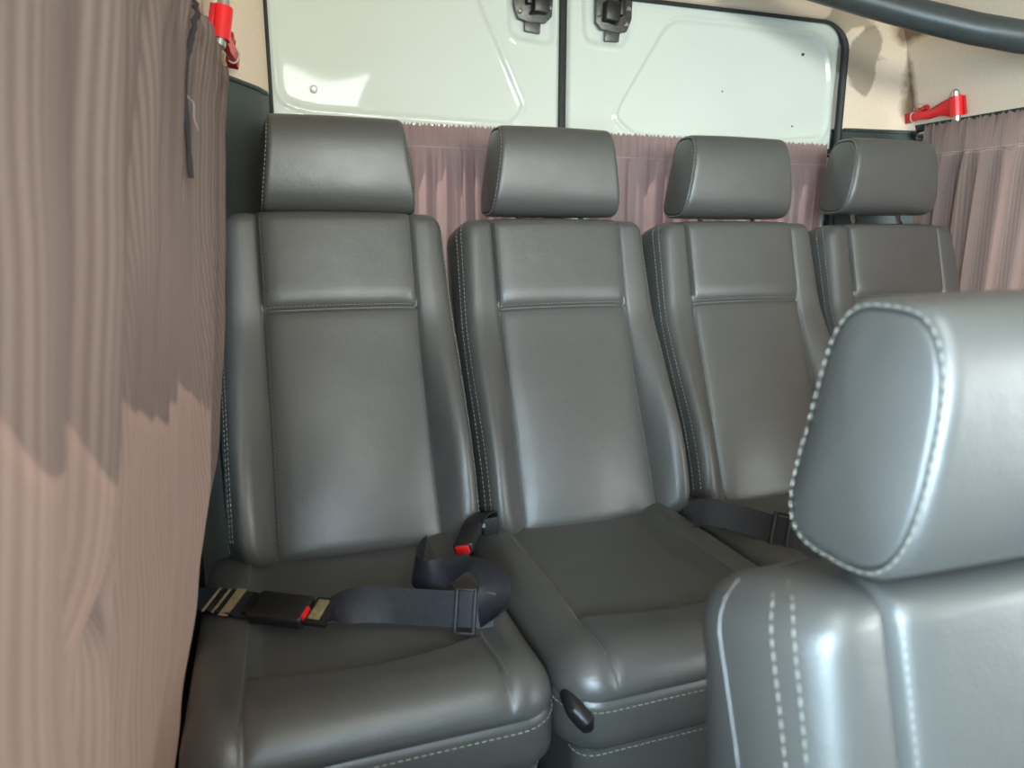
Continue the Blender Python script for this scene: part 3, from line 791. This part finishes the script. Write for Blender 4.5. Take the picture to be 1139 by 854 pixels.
# dark frayed edge where two widths of cloth meet
DARKCL = simple('black_frayed_cloth', (0.03, 0.028, 0.03), 0.95, noise=0.3, scale=300)
pe, we = [], []
for k, z in enumerate(LZ):
    if 1.105 < z < 1.33:
        us = 0.66 - 0.26 * (z - 1.11); q = Vector(LR[k][int(us * 260)]); q2 = Vector(LR[k][int(us * 260) + 3])
        pe.append(Vector((max(q.x, q2.x) + 0.009, q.y, z))); we.append((0.5, 0.6 + 0.3 * math.sin(k * 1.7), 0))
fe = MB(); fe.ribbon(pe, we, 0.0065, 0.002); fe.build('dark_edge', DARKCL, lc)
for k in (6, 26, 40):
    k = min(k, len(pe) - 2); p = pe[k] + Vector((0.002, 0, 0))
    fz = MB(); fz.tube([p, p + Vector((0.006, 0.004, -0.006)), p + Vector((0.005, 0.002, -0.022)), p + Vector((0.008, 0.006, -0.034))], 0.0004, 5); fz.build('loose_thread', HEMT, lc)

ENDOFF = (-0.022, 0, 0)
rod('curtain_rod', (-0.058, 1.47, 1.300), (-0.088, 0.12, 1.300), 0.0055, CHROME, 'steel rod on the left wall holding the large foreground curtain', (0, 1))

# ================================================================== ROOF DUCT
DU = [(0.885, 1.45, 1.662), (0.96, 1.435, 1.640), (1.046, 1.42, 1.615), (1.162, 1.38, 1.579), (1.274, 1.33, 1.543), (1.364, 1.27, 1.507), (1.439, 1.21, 1.475), (1.50, 1.15, 1.449), (1.556, 1.12, 1.440), (1.66, 1.08, 1.436)]
mb = MB(); mb.tube(DU, [0.026, 0.027, 0.028, 0.029, 0.030, 0.031, 0.031, 0.031, 0.031, 0.031], 24)
dct = mb.build('roof_rail', GREYP)
tag(dct, 'dark grey curved rail from the ceiling down to the right wall, top right corner', 'rail')

# ================================================================== EMERGENCY HAMMERS
def hammer(fr, label):
    """fr(a, b, n): a along the handle (0 tail .. 0.16 head), b across, n off the wall"""
    root = empty('emergency_hammer', fr(0.08, 0, 0)); inv = root.location.copy()
    g = lambda a, b, n: Vector(fr(a, b, n)) - inv
    def tu(mb, pts, r, n=12): mb.tube([g(*p) for p in pts], r, n)
    mb = MB(); mb.prism([(-0.004, -0.014), (0.022, -0.012), (0.024, 0.012), (-0.004, 0.014)], 0.002, 0.020, g)
    mb.prism([(0.05, 0.006), (0.075, 0.011), (0.105, 0.02), (0.13, 0.024), (0.168, 0.022), (0.170, -0.024), (0.13, -0.022), (0.10, -0.012), (0.06, -0.006)], 0.0, 0.008, g)
    mb.build('holder', REDDK, root)
    mb = MB(); mb.prism([(0.016, -0.009), (0.05, -0.011), (0.075, -0.015), (0.10, -0.0125), (0.118, -0.016), (0.146, -0.024), (0.148, 0.024), (0.125, 0.020), (0.10, 0.009), (0.07, 0.007), (0.045, 0.010), (0.016, 0.009)], 0.008, 0.020, g, 0.003)
    hd = mb.build('handle', REDP, root)
    mb = MB(); tu(mb, [(0.152, -0.024, 0.016), (0.152, 0.024, 0.016)], 0.0145, 18); mb.build('head', REDP, root)
    for sg in (-1, 1):
        mb = MB(); mb.tube([g(0.152, sg * 0.022, 0.016), g(0.152, sg * 0.034, 0.016), g(0.152, sg * 0.038, 0.016), g(0.152, sg * 0.042, 0.016)], [0.0095, 0.0095, 0.006, 0.001], 14)
        mb.build('metal_tip', CHROME, root)
    mb = MB(); tu(mb, [(0.024 + 0.001 * math.cos(t), 0.0125 * math.cos(t), 0.014 + 0.009 * math.sin(t)) for t in np.linspace(0, 2 * math.pi, 17)], 0.0016, 6); mb.build('cable_tie', HEMT, root)
    mb = MB(); tu(mb, [(0.045 + 0.016 * math.cos(t), 0.018 + 0.011 * math.sin(t), 0.014) for t in np.linspace(0, 2 * math.pi, 19)], 0.0007, 5); mb.build('seal_wire', CHROME, root)
    mb = MB(); tu(mb, [(0.036, 0.013, 0.012), (0.036, 0.020, 0.012)], 0.006); tu(mb, [(0.052, 0.013, 0.012), (0.068, 0.016, 0.012)], 0.007); mb.build('lead_seal', REDDK, root)
    return tag(root, label, 'emergency hammer', 'red emergency hammers')
def fr_right(a, b, n):
    a0 = Vector((1.690 - 0.10 * 0.02 - 0.0, 1.572, 1.362)); d = Vector((0, -0.995, 0.06)).normalized()
    up = Vector((-0.15, 0.06, 0.985)).normalized(); nn = Vector((-0.985, 0, -0.15)).normalized()
    return a0 + d * a + up * b + nn * (n + 0.012)
hammer(fr_right, 'red emergency hammer on the beige panel above the right curtain')
def fr_left(a, b, n):
    a0 = Vector((-0.0395, 1.400, 1.348)); d = Vector((-0.10, -0.98, 0.13)).normalized()
    up = Vector((0.17, 0.10, 0.98)).normalized(); nn = d.cross(up).normalized()
    if nn.x < 0: nn = -nn
    return a0 + d * a + up * b + nn * n
hammer(fr_left, 'red emergency hammer upright at the top left beside the big curtain')

# ================================================================== SEAT BELTS
def smooth_path(pts, n=6):
    P = [Vector(p) for p in pts]; out = []
    for i in range(len(P) - 1):
        p0, p1, p2, p3 = P[max(i - 1, 0)], P[i], P[i + 1], P[min(i + 2, len(P) - 1)]
        for k in range(n):
            t = k / n
            out.append(0.5 * ((2 * p1) + (p2 - p0) * t + (2 * p0 - 5 * p1 + 4 * p2 - p3) * t * t + (3 * p1 - p0 - 3 * p2 + p3) * t ** 3))
    return out + [P[-1]]
def band(mb, ctl, width):
    c = smooth_path([q[0] for q in ctl]); w = smooth_path([q[1] for q in ctl]); mb.ribbon(c, w, width)
UPT = (0, 0.42, 0.9)
t = empty('seat_belt', (0.0694, 0.8680, 0.5431)); O = Vector(t.location)
def rel(ctl): return [(Vector(p) - O, w) for p, w in ctl]
mb = MB()
band(mb, rel([((0.0391, 0.8723, 0.5613), (0.5, 0.75, 0.1)), ((0.0573, 0.8784, 0.5691), (0.45, 0.7, 0.45)), ((0.0851, 0.8767, 0.5735), (0.2, 0.55, 0.8)), ((0.1215, 0.8663, 0.5726), UPT), ((0.1562, 0.8506, 0.5717), UPT), ((0.1953, 0.8307, 0.5726), UPT), ((0.2274, 0.8142, 0.5743), UPT), ((0.2517, 0.8055, 0.5726), (-0.15, 0.4, 0.9))]), 0.046)
web = mb.build('webbing', WEB, t)
mb = MB()
band(mb, rel([((0.238, 0.783, 0.572), (0.55, 0.3, 0.75)), ((0.252, 0.808, 0.588), (0.85, 0.3, 0.35)), ((0.258, 0.830, 0.604), (0.95, 0.25, 0.1)), ((0.243, 0.862, 0.612), (0.75, 0.6, 0.0)), ((0.212, 0.880, 0.602), (0.3, 0.75, 0.5)), ((0.184, 0.888, 0.592), (0.1, 0.4, 0.9)), ((0.170, 0.915, 0.590), (0.2, 0.1, 0.95)), ((0.178, 0.945, 0.594), (0.1, -0.1, 0.97)), ((0.196, 0.972, 0.596), (0, -0.3, 0.95))]), 0.042)
mb.build('webbing_loop', WEB, t)
mb = MB(); Mx = Matrix((Vector((0.90, -0.43, 0)), Vector((0.18, 0.38, 0.91)), Vector((-0.39, -0.82, 0.42)))).transposed()
Mx = Matrix((Vector((0.90, -0.43, 0.0)).normalized(), Vector((0.18, 0.38, 0.91)).normalized(), Vector((0.90, -0.43, 0.0)).cross(Vector((0.18, 0.38, 0.91))).normalized())).transposed()
cc = Vector((0.2153, 0.8142, 0.5743)) - O
for a in (-0.012, 0.012): mb.rbox(cc + Mx @ Vector((a, 0, 0.004)), (0.005, 0.056, 0.006), 0.0015, Mx)
for b in (-0.027, 0.027): mb.rbox(cc + Mx @ Vector((0, b, 0.004)), (0.028, 0.004, 0.006), 0.0015, Mx)
mb.build('slider', BASEM, t)
# buckle lying at the left end
ax = Vector((0.85, -0.52, 0.0)).normalized(); ay = Vector((0.50, 0.82, 0.28)).normalized(); az = ax.cross(ay).normalized()
MB2 = Matrix((ax, az.cross(ax).normalized(), az)).transposed()
bc = Vector((-0.0104, 0.9114, 0.5657)) - O
mb = MB(); mb.rbox(bc, (0.078, 0.046, 0.020), 0.005, MB2, 3); mb.rbox(bc + MB2 @ Vector((-0.034, 0, 0)), (0.03, 0.036, 0.016), 0.004, MB2); bk = mb.build('buckle', BLACKP, t)
mb = MB(); mb.rbox(bc + MB2 @ Vector((0.0385, -0.006, 0.002)), (0.006, 0.020, 0.014), 0.002, MB2); o = mb.build('release_button', REDP, bk); o['label'] = 'red release button'
mb = MB(); mb.rbox(bc + MB2 @ Vector((0.056, 0.004, 0.0)), (0.032, 0.046, 0.008), 0.002, MB2); tg = mb.build('tongue', BLACKP, t)
mb = MB(); mb.rbox(bc + MB2 @ Vector((0.053, 0.004, 0.0046)), (0.016, 0.034, 0.001), 0.0003, MB2); o = mb.build('label_tab', LABELP, tg); o['label'] = 'yellowed label on the tongue'
mb = MB(); band(mb, [(Vector((-0.1345, 0.9982, 0.5587)) - O, (0.5, 0.8, 0.15)), (Vector((-0.1042, 0.9808, 0.5622)) - O, (0.5, 0.8, 0.15)), (Vector((-0.0738, 0.9548, 0.5657)) - O, (0.5, 0.8, 0.2)), (Vector((-0.0434, 0.9331, 0.5657)) - O, (0.5, 0.8, 0.25))], 0.046)
bs = mb.build('buckle_strap', WEB, t)
mb = MB(); mb.rbox(Vector((-0.0720, 0.9513, 0.5670)) - O, (0.014, 0.050, 0.0012), 0.0004, MB2); mb.rbox(Vector((-0.0868, 0.9617, 0.5661)) - O, (0.004, 0.044, 0.0012), 0.0004, MB2); mb.rbox(Vector((-0.0998, 0.9713, 0.5652)) - O, (0.004, 0.044, 0.0012), 0.0004, MB2)
o = mb.build('sewn_patch', LABELP, bs); o['label'] = 'yellowish sewn patch'
tag(t, 'fastened navy black lap belt lying across the far left seat cushion', 'seat belt', 'lap belts')
# buckle stalk between first and second seat
t = empty('seat_belt_buckle', (0.325, 1.11, 0.48)); O = Vector(t.location)
a = Vector((-0.50, -0.84, -0.22)).normalized(); w = Vector((0.85, -0.48, 0.22)); w = (w - a * w.dot(a)).normalized(); n = a.cross(w)
MS = Matrix((w, a, n)).transposed(); c0 = Vector((0.268, 0.992, 0.594)) - O
mb = MB(); mb.rbox(c0, (0.032, 0.062, 0.019), 0.005, MS, 3); bk = mb.build('buckle', BLACKP, t)
mb = MB(); mb.rbox(c0 + MS @ Vector((0, 0.0305, 0)), (0.022, 0.008, 0.014), 0.002, MS); o = mb.build('release_button', REDP, bk); o['label'] = 'red release button'
mb = MB(); band(mb, [(c0 + MS @ Vector((0, -0.02, 0)), w), (c0 + MS @ Vector((0, -0.045, 0.001)), w), (Vector((0.312, 1.062, 0.600)) - O, w), (Vector((0.328, 1.088, 0.588)) - O, (0.9, -.3, 0)), (Vector((0.336, 1.112, 0.560)) - O, (0.9, -.1, 0))], 0.034); mb.build('strap', WEB, t)
mb = MB(); mb.rbox(Vector((0.331, 1.082, 0.567)) - O, (0.026, 0.010, 0.034), 0.003); mb.rbox(Vector((0.331, 1.11, 0.53)) - O, (0.01, 0.05, 0.05), 0.003); br = mb.build('bracket', BASEM, t)
mb = MB(); mb.tube([Vector((0.318, 1.078, 0.574)) - O, Vector((0.316, 1.070, 0.575)) - O], [0.006, 0.004], 10); mb.build('bolt', CHROME, br)
tag(t, 'black belt buckle with red button hanging between the two leftmost rear seats', 'belt buckle')
# lap belt of the third seat
t = empty('seat_belt', (0.7465, 0.9374, 0.5466)); O = Vector(t.location)
mb = MB(); wv = (0.35, 0.45, 0.8)
band(mb, rel([((0.6727, 1.0025, 0.5726), (0, 0.6, 0.7)), ((0.6944, 0.9852, 0.5830), wv), ((0.7291, 0.9548, 0.5795), wv), ((0.7595, 0.9201, 0.5743), wv), ((0.7855, 0.8854, 0.5726), wv), ((0.8159, 0.8550, 0.5709), wv), ((0.8506, 0.8333, 0.5657), wv)]), 0.046)
mb.build('webbing', WEB, t)
A = Vector((0.65, -0.76, 0)).normalized(); B = (Vector(wv) - A * Vector(wv).dot(A)).normalized(); C3 = A.cross(B)
MS = Matrix((A, B, C3)).transposed(); cc = Vector((0.7769, 0.8966, 0.5735)) - O
mb = MB()
for q in (-0.012, 0.012): mb.rbox(cc + MS @ Vector((q, 0, 0.003)), (0.006, 0.056, 0.007), 0.0015, MS)
for q in (-0.027, 0.027): mb.rbox(cc + MS @ Vector((0, q, 0.003)), (0.03, 0.004, 0.007), 0.0015, MS)
mb.build('slider', BASEM, t)
tag(t, 'dark navy lap belt on the third rear seat beside the foreground headrest', 'seat belt', 'lap belts')
